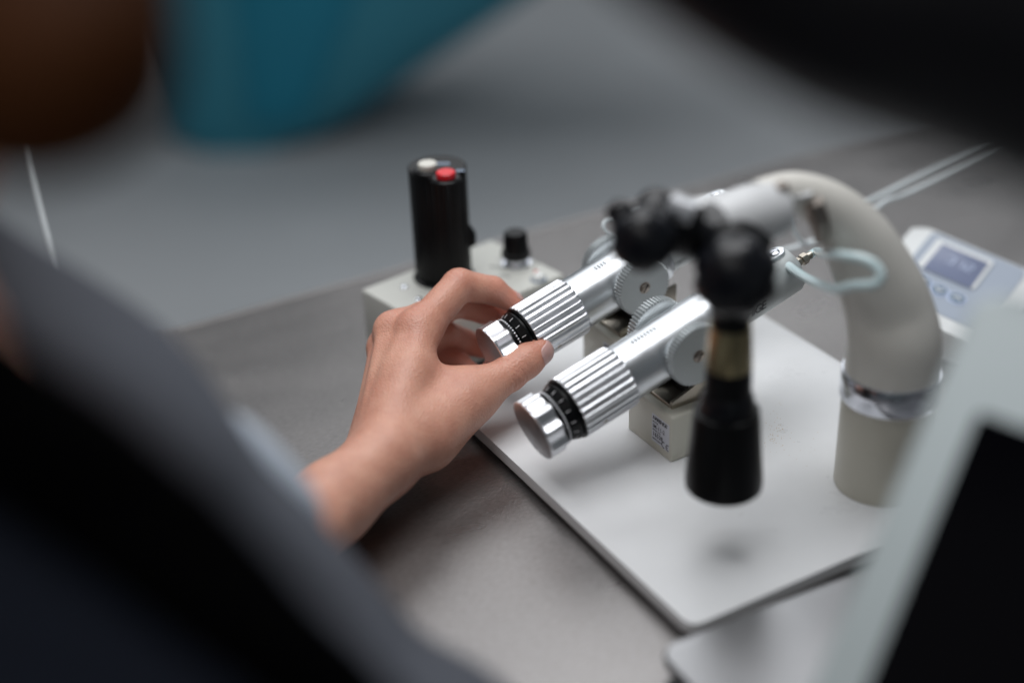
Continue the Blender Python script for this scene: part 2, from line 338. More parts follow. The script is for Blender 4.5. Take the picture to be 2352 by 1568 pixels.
# ------------------------------------------------------------------ microinjectors
EL = math.radians(16.0)
AX0 = (-7.30, 0.0, 3.475)                                   # front of the knob, in the block's frame
TILT = Matrix.Translation(AX0) @ Matrix.Rotation(-EL, 4, 'Y')
def make_injector():
    t = thing('microinjector', (7.222, 64.94, PZ), YAW, '', 'microinjector', 'silver microinjectors on the white plate')
    # ---- painted block with sticker
    bm = rounded_box(0, 4.7, -2.05, 2.05, 0.28, 2.8, bev=0.16)
    rounded_box(0.02, 1.75, -2.03, 2.03, 0.0, 0.45, bev=0.08, bm=bm); rounded_box(3.6, 4.68, -2.03, 2.03, 0.0, 0.45, bev=0.08, bm=bm)
    block = from_bm('block', bm, M['block'], t)
    st = from_bm('sticker', rounded_box(-0.012, 0.03, -1.86, -0.28, 0.55, 2.25), M['label'], block, smooth=0)
    # lettering runs along -y on the face that looks to -x
    F = lambda y, z: Matrix(((0, 0, -1, -0.018), (-1, 0, 0, y), (0, 1, 0, z), (0, 0, 0, 1)))
    rows = [('NARISHIGE', 0.31, 0.014, 0.2, 1.95, -0.36, 0.80), ('MODEL', 0.16, 0.004, 0, 1.74, -0.36, 1), ('IM-11-2', 0.35, 0.006, 0, 1.42, -0.36, 1),
            ('SERIAL No.', 0.16, 0.004, 0, 1.25, -0.36, 1), ('16538', 0.37, 0.008, 0, 0.92, -0.38, 1), ('MADE IN JAPAN', 0.13, 0.004, 0, 0.70, -0.36, 0.9)]
    from_bm('lettering', join_me([(text_mesh(b, s, o_, sh, 0, sp), F(y, z)) for b, s, o_, sh, z, y, sp in rows]), M['ink'], block, smooth=0)
    # CE mark: two open arcs and a bar
    bm = bmesh.new()
    def arc(cy, cz, r, w):
        pts = []
        for rr, rng in ((r, range(0, 13)), (r - w, range(12, -1, -1))):
            for i in rng:
                a = math.radians(70 + 220 * i / 12); pts.append((cy - rr * math.cos(a), cz + rr * math.sin(a)))
        bm.faces.new([bm.verts.new((-0.018, y, z)) for y, z in pts])
    arc(-1.40, 0.78, 0.20, 0.06); arc(-1.78, 0.78, 0.20, 0.06)
    bm.faces.new([bm.verts.new((-0.018, y, z)) for y, z in ((-1.63, 0.755), (-1.77, 0.755), (-1.77, 0.805), (-1.63, 0.805))])
    from_bm('lettering', bm, M['ink'], block, smooth=0)
    # ---- nickel bracket between block and barrel
    bm = rounded_box(0.5, 4.4, -1.35, 1.35, 2.803, 3.0, bev=0.05)
    for s in (-1, 1):
        pts = [(0.5, 2.9), (4.4, 2.9), (4.4, 5.2), (2.3, 4.75), (1.95, 3.75), (0.5, 3.22)]
        c = prism(pts, -0.09, 0.09, bev=0.03); c.transform(Matrix.Translation((0, s * 1.27, 0)) @ Matrix.Rotation(math.pi / 2, 4, 'X')); merge(bm, c)
    merge(bm, rounded_box(2.5, 3.5, -1.95, -1.3, 2.803, 2.95, rc=0.2))
    br = from_bm('bracket', bm, M['nickel'], t)
    from_bm('cradle', rounded_box(1.9, 4.3, -0.75, 0.75, 3.0, 4.9, bev=0.08), M['black_metal'], br)
    from_bm('screw', turn([(2.95, 0.17), (3.06, 0.17), (3.1, 0.13)], 'Z', (3.0, -1.65, 0), n=20), M['black_metal'], br)
    # ---- knob with flutes
    def flute(x, r, a):
        k = (a * 9 / (2 * math.pi)) % 1.0; u = abs(k - 0.5) * 2           # 0 in a flute's middle
        g = max(0.0, 1 - (u / 0.80) ** 2)
        e = min(1.0, max(0.0, (x - 0.05) / 0.15))
        return r - 0.24 * g * e
    bm = lathe([(0.0, 1.60), (0.012, 1.655), (0.05, 1.70), (0.10, 1.72), (0.2, 1.72), (0.3, 1.72), (1.08, 1.72), (1.15, 1.65)], n=216, rfun=flute)
    kn = from_bm('knob', bm, M['alu_turned'], t, TILT, 28)
    bm = turn([(0, 0.09), (0.03, 0.09)], 'X', (0, 0, 0), n=16); bm.transform(Matrix.Rotation(math.radians(150), 4, 'X') @ Matrix.Translation((0.68, 0, 1.70)) @ Matrix.Rotation(-math.pi / 2, 4, 'Y'))
    from_bm('set_screw', bm, M['screw'], kn, TILT)
    # ---- bead ring and dial
    from_bm('collar', lathe([(1.15, 1.40), (1.50, 1.40), (1.58, 1.3)], n=64), M['black_metal'], t, TILT)
    bm = bmesh.new()
    for i in range(48):
        a = 2 * math.pi * i / 48
        q = bmesh.ops.create_icosphere(bm, subdivisions=2, radius=0.065)['verts']
        for v in q: v.co += Vector((1.40, 1.46 * math.cos(a), 1.46 * math.sin(a)))
    from_bm('bead_ring', bm, M['alu_turned'], t, TILT)
    dl = from_bm('dial', lathe([(1.50, 1.25), (1.56, 1.46), (1.98, 1.64), (2.02, 1.63), (2.05, 1.52), (2.14, 1.52), (2.17, 1.70), (2.28, 1.74)], n=96), M['black_metal'], t, TILT, 25)
    bm = bmesh.new()
    for i in range(15):
        c = rounded_box(1.62, 1.88, -0.016, 0.016, 0, 0.02)
        sl = math.atan2(0.18, 0.42)
        c.transform(Matrix.Rotation(2 * math.pi * i / 15 + 0.1, 4, 'X') @ Matrix.Translation((1.56, 0, 1.456)) @ Matrix.Rotation(-sl, 4, 'Y') @ Matrix.Translation((-1.56, 0, 0)))
        merge(bm, c)
    from_bm('dial_marks', bm, M['white_ink'], dl, TILT, 0)
    # ---- fluted grip sleeve
    NR = 26
    def ridge(x, r, a):
        k = (a * NR / (2 * math.pi)) % 1.0; u = abs(k - 0.5) * 2           # 0 at ridge middle, 1 in the groove
        g = 0.0 if u < 0.45 else ((u - 0.45) / 0.55) ** 0.7
        e = min(1.0, max(0.0, (5.66 - x) / 0.10))
        return r - 0.115 * g - 0.02 * u * u - (1 - e) * 0.05
    bm = lathe([(2.24, 1.55), (2.26, 1.70), (2.32, 1.755), (2.4, 1.765), (5.5, 1.765), (5.60, 1.75), (5.66, 1.71), (5.68, 1.5)], n=NR * 16, rfun=ridge)
    gr = from_bm('grip', bm, M['alu_turned'], t, TILT, 40)
    bm = turn([(0, 0.15), (0.05, 0.15), (0.06, 0.11)], 'X', n=20); bm.transform(Matrix.Rotation(math.radians(115), 4, 'X') @ Matrix.Translation((3.4, 0, 1.71)) @ Matrix.Rotation(-math.pi / 2, 4, 'Y'))
    from_bm('screw', bm, M['screw'], gr, TILT)
    # ---- barrel with scale
    bl = from_bm('barrel', lathe([(5.6, 1.58), (11.35, 1.62), (11.65, 1.58), (11.85, 1.44), (11.9, 1.30)], n=128), M['alu'], t, TILT, 50)
    SCALE = bmesh.new()
    for i in range(8):
        bm = SCALE; x = 6.75 + i * 0.2; w = 0.26 if i % 5 == 0 else 0.17
        n = 6; a0 = math.radians(1); rr = 1.612
        for j in range(n):
            a, b = a0 + 2 * w / rr * j / n, a0 + 2 * w / rr * (j + 1) / n
            bm.faces.new([bm.verts.new((xx, -rr * math.sin(aa), rr * math.cos(aa))) for xx, aa in ((x, a), (x + 0.055, a), (x + 0.055, b), (x, b))])
    from_bm('scale_marks', bm, M['ink'], bl, TILT, 0)
    M['scale_of'] = bl.children[-1].data
    # boss across the barrel carrying the two wheels
    bm = turn([(-1.5, 0.95), (1.5, 0.95)], 'Y', (9.2, 0, 0.0), n=64)
    from_bm('wheel_boss', bm, M['alu'], t, TILT)
    NW = 54
    def tooth(x, r, a):
        return r - 0.085 * (0.5 + 0.5 * math.copysign(min(1, abs(math.cos(a * NW)) * 2.2), math.cos(a * NW)))
    for s in (-1, 1):
        prof = [(1.42, 1.0), (1.45, 1.66), (1.49, 1.73), (2.02, 1.73), (2.06, 1.67), (2.07, 1.0)]
        bm = turn(prof, 'X', n=NW * 6, rfun=lambda x, r, a: tooth(x, r, a) if r > 1.65 else r)
        bm.transform(Matrix.Translation((9.3, 0, 0)) @ Matrix.Rotation(s * math.pi / 2, 4, 'Z'))
        wh = from_bm('wheel', bm, M['wheel'], t, TILT, 30)
        bm = turn([(2.07, 0.29), (2.15, 0.29), (2.19, 0.22)], 'X', n=32)
        merge(bm, turn([(2.07, 0.36), (2.085, 0.36)], 'X', n=32))
        bm.transform(Matrix.Translation((9.3, 0, 0)) @ Matrix.Rotation(s * math.pi / 2, 4, 'Z'))
        sw = from_bm('screw', bm, M['screw'], wh, TILT)
        bm = rounded_box(2.187, 2.196, -0.26, 0.26, -0.035, 0.035)
        bm.transform(Matrix.Translation((9.3, 0, 0)) @ Matrix.Rotation(s * math.pi / 2, 4, 'Z') @ Matrix.Rotation(math.radians(42), 4, 'X'))
        from_bm('slot', bm, M['black_metal'], wh, TILT, 0)
    # ---- rear body
    rb = from_bm('rear_body', lathe([(11.8, 1.36), (14.72, 1.36), (14.74, 1.345), (14.78, 1.345), (14.80, 1.36), (17.0, 1.33), (17.2, 1.22), (17.3, 0.95)], n=96), M['alu_grey'], t, TILT, 30)
    me = text_mesh('NARISHIGE', 0.68, 0.016, 0.25, 0, 0.84, 'RIGHT')
    bmx = bmesh.new(); bmx.from_mesh(me); bpy.data.meshes.remove(me)
    bmesh.ops.triangulate(bmx, faces=bmx.faces)
    bmesh.ops.subdivide_edges(bmx, edges=[e for e in bmx.edges if e.calc_length() > 0.15], cuts=2)
    for v in bmx.verts:                                                     # wrap round the tube's near side
        x, y = v.co.x, v.co.y; a = math.radians(104) - y / 1.36
        v.co = Vector((14.35 + x, -1.366 * math.sin(a), 1.366 * math.cos(a)))
    from_bm('lettering', bmx, M['ink'], rb, TILT, 0)
    # badge on the barrel's rear shoulder
    parts = []
    for b, s, x, y, sp in (('NARISHIGE', 0.24, 0.0, 0.0, 0.9), ('JAPAN', 0.17, 0.32, -0.21, 1.0)):
        parts.append((text_mesh(b, s, 0.006, 0, 0, sp), Matrix.Translation((x, y, 0))))
    bmx = join_me(parts)
    def seg(p, q, w=0.018):
        d = (Vector((*q, 0)) - Vector((*p, 0))).normalized(); nn = Vector((-d.y, d.x, 0)) * w
        a, b = Vector((*p, 0)), Vector((*q, 0)); bmx.faces.new([bmx.verts.new(v) for v in (a - nn, b - nn, b + nn, a + nn)])
    sh = [(-0.1, 0.24), (1.28, 0.24), (1.28, -0.02), (1.0, -0.26), (0.2, -0.26), (-0.1, -0.02), (-0.1, 0.24)]
    for a_, b_ in zip(sh, sh[1:]): seg(a_, b_)
    bmesh.ops.triangulate(bmx, faces=bmx.faces)
    for v in bmx.verts:
        x, y = v.co.x * 0.66, v.co.y * 0.66; a = math.radians(103) - y / 1.36
        v.co = Vector((11.98 + x, -1.368 * math.sin(a), 1.368 * math.cos(a)))
    from_bm('badge', bmx, M['ink'], rb, TILT, 0)
    # flat strip with a screw along the top of the tail
    sp_ = from_bm('top_strip', rounded_box(12.6, 17.0, -0.42, 0.42, 1.25, 1.50, rc=0.40, bev=0.05), M['alu'], t, TILT)
    bm = turn([(1.50, 0.30), (1.58, 0.30), (1.63, 0.22)], 'Z', (16.4, 0, 0), n=28)
    merge(bm, turn([(1.63, 0.07), (1.635, 0.07)], 'Z', (16.4, 0, 0), n=8))
    from_bm('screw', bm, M['chrome'], sp_, TILT)
    # end cap and hose fitting
    from_bm('end_cap', lathe([(17.25, 1.0), (17.3, 1.0), (17.55, 0.6), (17.6, 0.35)], n=48), M['alu_turned'], t, TILT)
    bm = lathe([(17.55, 0.28), (17.85, 0.28), (17.86, 0.2), (18.0, 0.2), (18.01, 0.33), (18.35, 0.33), (18.4, 0.25)], n=6)
    merge(bm, lathe([(18.35, 0.2), (18.75, 0.2)], n=20))
    from_bm('hose_fitting', bm, M['nickel'], t, TILT)
    return t
def copy_tree(o, parent=None):
    c = o.copy(); sc.collection.objects.link(c); c.parent = parent
    for ch_ in list(o.children): copy_tree(ch_, c)
    return c
inj_near = make_injector()
inj_near['label'] = 'silver microinjector with no hand on it, the nearer of the two beside the black objective'
inj_far = copy_tree(inj_near)
few = bmesh.new(); few.from_mesh(M['scale_of'])                          # its grip is wound further out: three marks left to see
few.verts.ensure_lookup_table(); few.faces.ensure_lookup_table(); few.verts.index_update()
bmesh.ops.delete(few, geom=[f_ for f_ in few.faces if f_.index < 24 ], context='FACES')
few_me = bpy.data.meshes.new('scale_marks'); few.to_mesh(few_me); few.free(); few_me.materials.append(M['ink'])
for ch_ in inj_far.children_recursive:
    if ch_.name.startswith('scale_marks'): ch_.data = few_me
for o_, nm in ((inj_far, 'lettering'), (inj_near, 'badge')):
    for ch_ in list(o_.children_recursive):
        if ch_.name.startswith(nm) and ch_.parent.name.startswith('rear_body'): bpy.data.objects.remove(ch_)
OFFA, OFFB = 8.0, 2.15
inj_far.location = inj_near.location + (A * OFFA + B * OFFB) * S
inj_far['label'] = 'silver microinjector whose fluted grip the hand is turning, in front of the control box'
def inj_point(o, x, y=0, z=0):
    p = (Matrix.Translation(Vector((7.222, 64.94, PZ)) + (A * OFFA + B * OFFB if o is inj_far else Vector())) @ Matrix.Rotation(YAW, 4, 'Z') @ TILT) @ Vector((x, y, z))
    return p

# ------------------------------------------------------------------ control box with joystick
bl_, br_, bf_, bk_ = on_z(830, 664, 3.9), on_z(1308, 635, 3.9), None, on_z(1165, 540, 3.9)
by = math.radians(39)
bx_, by_ = Vector((math.cos(by), math.sin(by), 0)), Vector((-math.sin(by), math.cos(by), 0))
LX, LY = (br_ - bl_).dot(bx_), 7.3
base = bl_ - by_ * LY                                                   # front corner
BH = 3.9
cb = thing('control_box', (base.x, base.y, 0), by, 'pale grey control box carrying a black joystick with red and white buttons', 'control box')
from_bm('housing', rounded_box(0, LX, 0, LY, 0.25, BH, bev=0.14), M['box'], cb)
for x in (1, LX - 1):
    for y in (1, LY - 1): from_bm('rubber_foot', turn([(0, 0.4), (0.27, 0.45)], 'Z', (x, y, 0), n=20), M['rubber'], cb)
def box_xy(x, y, z=BH):
    d = on_z(x, y, z) - Vector((base.x, base.y, 0)); return d.dot(bx_), d.dot(by_)
jx, jy = box_xy(1020, 634)
js = from_bm('joystick', turn([(BH, 1.5), (BH + 0.25, 1.55), (BH + 0.3, 1.72), (BH + 0.6, 1.79), (BH + 7.15, 1.79), (BH + 7.25, 1.72)], 'Z', (jx, jy, 0), n=32 * 8,
     rfun=lambda x, r, a: r - (0.07 * max(0, math.cos(a * 32)) if BH + 0.55 < x < BH + 7.2 else 0)), M['black_metal'], cb, smooth=30)
from_bm('top_cap', turn([(BH + 7.15, 1.6), (BH + 7.2, 1.80), (BH + 7.45, 1.80), (BH + 7.5, 1.74)], 'Z', (jx, jy, 0), n=96), M['black_plastic'], js)
from_bm('foot_ring', turn([(BH - 0.0, 1.95), (BH + 0.1, 1.95), (BH + 0.3, 1.55)], 'Z', (jx, jy, 0), n=64), M['black_metal'], js)
TZ = BH + 7.5
for nm, (px, py), m_ in (('white_button', (982, 381), M['white_cap']), ('red_button', (1024, 401), M['red_cap'])):
    x, y = box_xy(px, py, TZ + 0.35)
    from_bm('button_bezel', turn([(TZ, 0.93), (TZ + 0.10, 0.93), (TZ + 0.2, 0.80)], 'Z', (x, y, 0), n=48), M['black_plastic'], js)
    from_bm(nm, turn([(TZ + 0.15, 0.58), (TZ + 0.50, 0.58), (TZ + 0.56, 0.50)], 'Z', (x, y, 0), n=48), m_, js)
bm = bmesh.new()
for (px, py), n_, ln in (((1021, 376), 5, 0.8), ((1061, 392), 3, 0.5)):
    x, y = box_xy(px, py, TZ)
    for i in range(n_):
        c = rounded_box(-0.05, 0.05, -0.14, 0.14, TZ, TZ + 0.012); c.transform(Matrix.Translation((x + ln * (i / n_ - 0.5) * 0.75, y - ln * (i / n_ - 0.5) * 0.66, 0)) @ Matrix.Rotation(math.radians(-40), 4, 'Z')); merge(bm, c)
from_bm('button_marks', bm, M['blue_ink'], js, smooth=0)
from_bm('side_bump', turn([(BH + 2.0, 0.2), (BH + 2.2, 0.42), (BH + 2.9, 0.42), (BH + 3.5, 0.1)], 'Z', (jx + 1.75 * math.cos(math.radians(-39)), jy + 1.75 * math.sin(math.radians(-39)), 0), n=24), M['black_metal'], js)
kx, ky = box_xy(1186, 604)
kb = from_bm('rotary_knob', turn([(BH + 0.45, 0.86), (BH + 0.6, 0.95), (BH + 0.85, 0.95), (BH + 0.9, 0.82), (BH + 2.1, 0.74), (BH + 2.2, 0.66)], 'Z', (kx, ky, 0), n=18 * 6, rfun=lambda x, r, a: r - (0.03 * max(0, math.cos(18 * a)) if x > BH + 0.88 else 0)), M['black_plastic'], cb, smooth=40)
from_bm('washer', turn([(BH, 1.0), (BH + 0.1, 1.0), (BH + 0.13, 0.9), (BH + 0.13, 0.72), (BH + 0.46, 0.70)], 'Z', (kx, ky, 0), n=64), M['chrome'], kb)
bm = bmesh.new()
for i in range(44):                                                     # printed dial arc round the knob
    a0, a1 = math.radians(-150 + i * 6), math.radians(-150 + i * 6 + 6)
    bm.faces.new([bm.verts.new((kx + r * math.cos(a), ky + r * math.sin(a), BH + 0.004)) for r, a in ((1.28, a0), (1.38, a0), (1.38, a1), (1.28, a1))])
for (px, py), wds in (((1128, 612), 6), ((1150, 632), 4)):
    x, y = box_xy(px, py)
    for i in range(wds):
        c = rounded_box(-0.06, 0.06, -0.16, 0.16, BH, BH + 0.006); c.transform(Matrix.Translation((x + i * 0.17 * 0.5, y - i * 0.17, 0)) @ Matrix.Rotation(math.radians(-60), 4, 'Z')); merge(bm, c)
from_bm('dial_print', bm, M['grey_ink'], cb, smooth=0)
lx_, ly_ = box_xy(1237, 642)
ld = from_bm('lamp_bezel', turn([(BH, 0.52), (BH + 0.06, 0.52), (BH + 0.1, 0.44)], 'Z', (lx_, ly_, 0), n=32), M['button_dark'], cb)
bm = bmesh.new(); bmesh.ops.create_uvsphere(bm, u_segments=24, v_segments=12, radius=0.42)
for v in bm.verts: v.co = Vector((lx_, ly_, BH + 0.1)) + v.co
from_bm('lamp_lens', bm, M['lens'], ld)
from_bm('red_rim', turn([(BH + 0.05, 0.16), (BH + 0.42, 0.13)], 'Z', (lx_ + 0.16, ly_ + 0.42, 0), n=16), M['red_lens'], ld)
for px, py in ((928, 660), (962, 688), (1180, 552)):
    x, y = box_xy(px, py)
    from_bm('screw', turn([(BH, 0.24), (BH + 0.08, 0.24), (BH + 0.13, 0.15)], 'Z', (x, y, 0), n=24), M['chrome'], cb)

# ------------------------------------------------------------------ stereo microscope on the plate
c0 = on_z(2019, 1105, PZ)
ms = thing('bench_microscope', (c0.x, c0.y, PZ), YAW, 'small cream swan-neck microscope stand with black objective hanging over the white plate', 'microscope')
Mi = Matrix.Rotation(-YAW, 4, 'Z') @ Matrix.Translation((-c0.x, -c0.y, -PZ))
W2 = lambda v: Mi @ Vector(v)                                            # world (cm) to the stand's frame
from_bm('column', turn([(0.005, 2.28), (0.1, 2.32), (5.25, 2.30), (5.3, 2.2)], 'Z', n=96), M['cream'], ms)
from_bm('chrome_ring', turn([(5.25, 2.15), (5.26, 2.40), (5.31, 2.43), (6.70, 2.43), (6.75, 2.40), (6.76, 2.2)], 'Z', n=96), M['ring'], ms)
wc = c0.dot(_fwd) + 0                                                    # depth guides for the arm
arm_px = [(2045, 868, 72.5), (2046, 800, 71.5), (2054, 780, 71.0), (2040, 712, 69.2), (2015, 645, 68.4), (1966, 548, 67.2), (1904, 478, 66.2), (1822, 441, 65.4), (1738, 453, 64.8)]
arm = [W2(at(*q)) for q in arm_px]; arm[0] = Vector((0, 0, 6.6)); arm[1] = Vector((0, 0, 7.4)); arm[2] = Vector((-0.06, 0.02, 8.5))
bm = tube(arm, [2.30, 2.31, 2.28, 2.17, 2.00, 1.64, 1.26, 0.94, 0.8], 80, 48)
from_bm('swan_neck_arm', bm, M['arm'], ms, smooth=60)
# oblong screw cover on the arm's crest
q = W2(at(1797, 424, 63.2)); bm = turn([(-0.2, 0.32), (0.06, 0.32), (0.1, 0.2)], 'Z', q, n=24); from_bm('arm_screw', bm, M['screw'], ms)
from_bm('arm_gap_shade', tube([W2(at(1868, 462, 64.6)), W2(at(1880, 505, 65.2)), W2(at(1888, 552, 65.8))], [0.42, 0.5, 0.36], 16, 24), M['screw'], ms, smooth=60)  # dark piece added for the shadow gap between arm and head block
# silver head block the arm ends in
hb = [W2(at(*q)) for q in ((1790, 478, 64.2), (1720, 497, 63.6), (1640, 520, 62.6))]
from_bm('head_block', tube(hb, [1.2, 1.4, 1.1], 20, 32), M['pale'], ms, smooth=60)
fa, fb = at(1548, 462, 67), at(1850, 402, 66.2); fx = (fb - fa); fz = Vector((0, 0, 1)).cross(fx).normalized()
FM = Mi @ frame3(fa, fx, fz)
from_bm('arm_flange', rounded_box(0, fx.length, -2.2, 0.0, -0.16, 0.0, rc=0.3, bev=0.05), M['pale'], ms, FM)
def ball_knob(name, p, r, tgt, parent, lobes=6):
    bm = lathe([(-0.9 * r, 0.45 * r), (-0.8 * r, 0.75 * r), (-0.45 * r, 0.97 * r), (0.25 * r, r), (0.6 * r, 0.86 * r), (0.8 * r, 0.55 * r), (0.84 * r, 0.1 * r)], n=96,
               rfun=lambda x, rr, a: rr * (1 - 0.09 * max(0, math.cos(lobes * a)) * (1 if abs(x) < 0.5 * r else 0)))
    d = (Vector(tgt) - Vector(p)).normalized()
    bm.transform(Matrix.Translation(p) @ d.to_track_quat('X', 'Z').to_matrix().to_4x4())
    return from_bm(name, bm, M['black_gloss'], parent, smooth=60)
kd = W2(at(1300, 640, 54))
ball_knob('clamp_knob', W2(at(1478, 550, 61.0)), 1.45, W2(at(1440, 620, 54)), ms)
from_bm('clamp_bar', tube([W2(at(1470, 480, 62)), W2(at(1520, 520, 62)), W2(at(1620, 560, 62.5))], [0.8, 1.05, 0.9], 20, 24), M['black_gloss'], ms, smooth=60)
ball_knob('clamp_knob', W2(at(1425, 490, 61.5)), 0.62, W2(at(1380, 480, 57)), ms, 5)
ball_knob('clamp_knob', W2(at(1505, 478, 62.0)), 0.85, W2(at(1500, 300, 57)), ms, 5)
from_bm('clamp_sleeve', tube([W2(at(1560, 520, 62)), W2(at(1610, 528, 62))], [1.1, 1.0], 8, 32), M['black_metal'], ms, smooth=60)
from_bm('silver_pin', tube([W2(at(1535, 470, 61.2)), W2(at(1590, 492, 61.2))], [0.62, 0.62], 8, 24), M['alu_turned'], ms, smooth=60)
ball_knob('focus_knob', W2(at(1690, 632, 61.0)), 1.85, W2(at(1660, 800, 50)), ms, 8)
from_bm('focus_collar', tube([W2(at(1745, 590, 62.4)), W2(at(1690, 560, 62.2)), W2(at(1640, 565, 62.2))], [1.0, 1.1, 0.8], 12, 32), M['black_metal'], ms, smooth=60)
# objective tube straight down under the knob
oc = W2(at(1662, 1105, 67.6)); top_z = W2(at(1688, 660, 62.0)).z
ZZ = lambda y: W2(at(1680, y, 1.0)).z
def zpix(y):                                                             # height of the tube axis where it is seen at row y
    wx = Matrix.Translation((c0.x, c0.y, PZ)) @ Matrix.Rotation(YAW, 4, 'Z') @ Vector((oc.x, oc.y, 0)); hd = math.hypot(wx.x, wx.y)
    lo, hi = 0.0, 30.0
    for _ in range(40):
        mid = (lo + hi) / 2; v = Vector((wx.x, wx.y, mid)) - Vector((0, 0, CAM_H)); yy = H_PX / 2 - F_PX * v.dot(_up) / v.dot(_fwd)
        if yy > y: lo = mid
        else: hi = mid
    return (lo + hi) / 2 - PZ
z = [zpix(y) for y in (1114, 1095, 1025, 965, 940, 930, 908, 896, 841, 745, 684)]
OX = (oc.x, oc.y, 0)
from_bm('objective_bell', turn([(z[0], 1.74), (z[0] + 0.1, 1.83), (z[1], 1.85), (z[2], 1.70), (z[3], 1.60), (z[4], 1.52), (z[4] + 0.06, 1.36)], 'Z', OX, n=96), M['black_metal'], ms)
from_bm('objective_ring', turn([(z[4], 1.30), (z[4] + 0.05, 1.32), (z[5], 1.30), (z[6], 1.22), (z[7], 1.08)], 'Z', OX, n=96), M['black_gloss'], ms)
from_bm('objective_body', turn([(z[7], 1.10), (z[8], 1.08), (z[8] + 0.02, 0.9)], 'Z', OX, n=96), M['black_metal'], ms)
from_bm('brass_sleeve', turn([(z[8], 1.05), (z[8] + 0.1, 1.08), (z[9], 0.95)], 'Z', OX, n=96), M['brass'], ms)
from_bm('tube_neck', turn([(z[9], 0.88), (z[10], 0.92), (z[10] + 0.8, 1.15), (z[10] + 1.6, 1.25)], 'Z', OX, n=96), M['black_metal'], ms)

# ------------------------------------------------------------------ tubing
far_tail, near_tail = inj_point(inj_far, 18.6), inj_point(inj_near, 18.6)
tag(from_bm('air_tube', tube([near_tail, near_tail + B * 0.5 + Vector((0, 0, 0.1)), at(1886, 582, 73), at(1908, 583, 67), at(1946, 588, 64.6), at(1989, 597, 64.0), at(2018, 618, 63.8), at(2022, 640, 63.8), at(2005, 653, 64.0), at(1960, 656, 64.8), at(1912, 664, 66.5), at(1855, 640, 72.5), at(1808, 608, 76.5)], 0.24, 110, 16), M['tubing'], smooth=80),
    'pale blue hose looped in front of the microscope arm', 'hose')
tag(from_bm('air_tube', tube([far_tail, far_tail + B * 2.0, at(1850, 560, 90), at(1960, 482, 93), at(2060, 430, 96), at(2200, 356, 101), at(2480, 210, 112)], 0.17, 80, 14), M['white_tube'], smooth=80),
    'straighter white tube behind the arm, the upper of the two', 'tube')
tag(from_bm('air_tube', tube([at(1700, 600, 92), at(1850, 560, 92), at(1985, 496, 92), at(2035, 462, 93), at(2085, 444, 95), at(2200, 384, 99), at(2480, 230, 112)], 0.17, 80, 14), M['white_tube'], smooth=80),
    'curved white tube behind the arm, the lower of the two', 'tube')
tag(from_bm('air_tube', tube([at(1640, 520, 87), at(1500, 480, 86), at(1435, 496, 85.5), at(1392, 508, 85), at(1390, 530, 85), at(1430, 547, 85.5), at(1500, 560, 86.5)], 0.13, 70, 14), M['white_tube'], smooth=80),
    'thin white tube bent in a small loop left of the black clamp knobs', 'tube')
tag(from_bm('white_cord', tube([at(20, 120, 69), at(56, 320, 70), at(88, 460, 70), at(126, 600, 70), at(170, 720, 70)], 0.16, 50, 12), M['white_tube'], smooth=80),
    'thin white cord hanging at the far left edge beside the hair', 'cord')

# ------------------------------------------------------------------ display unit behind the arm
du_o = at(2085, 700, 87.5)
dvx = at(2225, 762, 86.0) - du_o; dvy = at(2135, 505, 94.0) - at(2068, 582, 90.5)
MD = frame3(du_o, dvx, dvy)
du = thing('display_unit', (du_o.x, du_o.y, 0), 0, 'white handheld-style readout unit with blue keypad and grey screen behind the arm', 'readout unit')
MDl = Matrix.Translation((-du_o.x, -du_o.y, 0)) @ MD
UX0, UX1, UY0, UY1 = -3.0, 5.9, -1.0, 9.2
from_bm('housing', rounded_box(UX0, UX1, UY0, UY1, -2.2, 0, rc=0.8, bev=0.25), M['device'], du, MDl)
def on_plane(m, x, y):                                                   # photo position -> coordinates in a frame's plane
    n = m.col[2].xyz; o_ = m.col[3].xyz; c_ = Vector((0, 0, CAM_H)); d = at(x, y, 1.0) - c_
    q = m.inverted() @ (c_ + d * ((o_ - c_).dot(n) / d.dot(n))); return q.x, q.y
px0, py0 = on_plane(MD, 2160, 690); 
pa = on_plane(MD, 2095, 590); pb = on_plane(MD, 2216, 748); pc_ = on_plane(MD, 2138, 530)
PX0, PX1, PY0, PY1 = pa[0], min(pb[0] + 1.2, 5.4), pb[1], pc_[1]
from_bm('keypad', rounded_box(PX0, PX1, PY0, PY1, 0.0, 0.06, rc=0.5), M['panel_blue'], du, MDl)
la, lb, lc = on_plane(MD, 2116, 622), on_plane(MD, 2219, 660), on_plane(MD, 2172, 568)
la = (la[0], max(la[1], lb[1]))
from_bm('screen_frame', rounded_box(la[0] - 0.45, min(lb[0] + 0.5, 5.1), la[1] - 0.1, lc[1] + 0.45, 0.06, 0.16, rc=0.15), M['device'], du, MDl)
scr = from_bm('screen', rounded_box(la[0], min(lb[0] + 0.3, 4.9), la[1] - 0.15, lc[1], 0.16, 0.19, bev=0.01), M['lcd'], du, MDl)
def button(px, py, flip):
    x, y = on_plane(MD, px, py)
    b_ = from_bm('arrow_button', turn([(0.06, 0.66), (0.10, 0.66), (0.12, 0.58)], 'Z', (x, y, 0), n=40), M['button_ring'], du, MDl)
    from_bm('button_face', turn([(0.12, 0.5), (0.15, 0.5)], 'Z', (x, y, 0), n=40), M['button_dark'], b_, MDl)
    bm = bmesh.new()
    for s in (-1, 1):
        c = rounded_box(-0.05, 0.36, -0.07, 0.07, 0.15, 0.17); c.transform(Matrix.Translation((x, y + (0.14 if flip else -0.14), 0)) @ Matrix.Rotation(math.radians((-1 if flip else 1) * 45) * s + (math.pi if s < 0 else 0), 4, 'Z')); merge(bm, c)
    from_bm('arrow', bm, M['device'], b_, MDl, smooth=0)
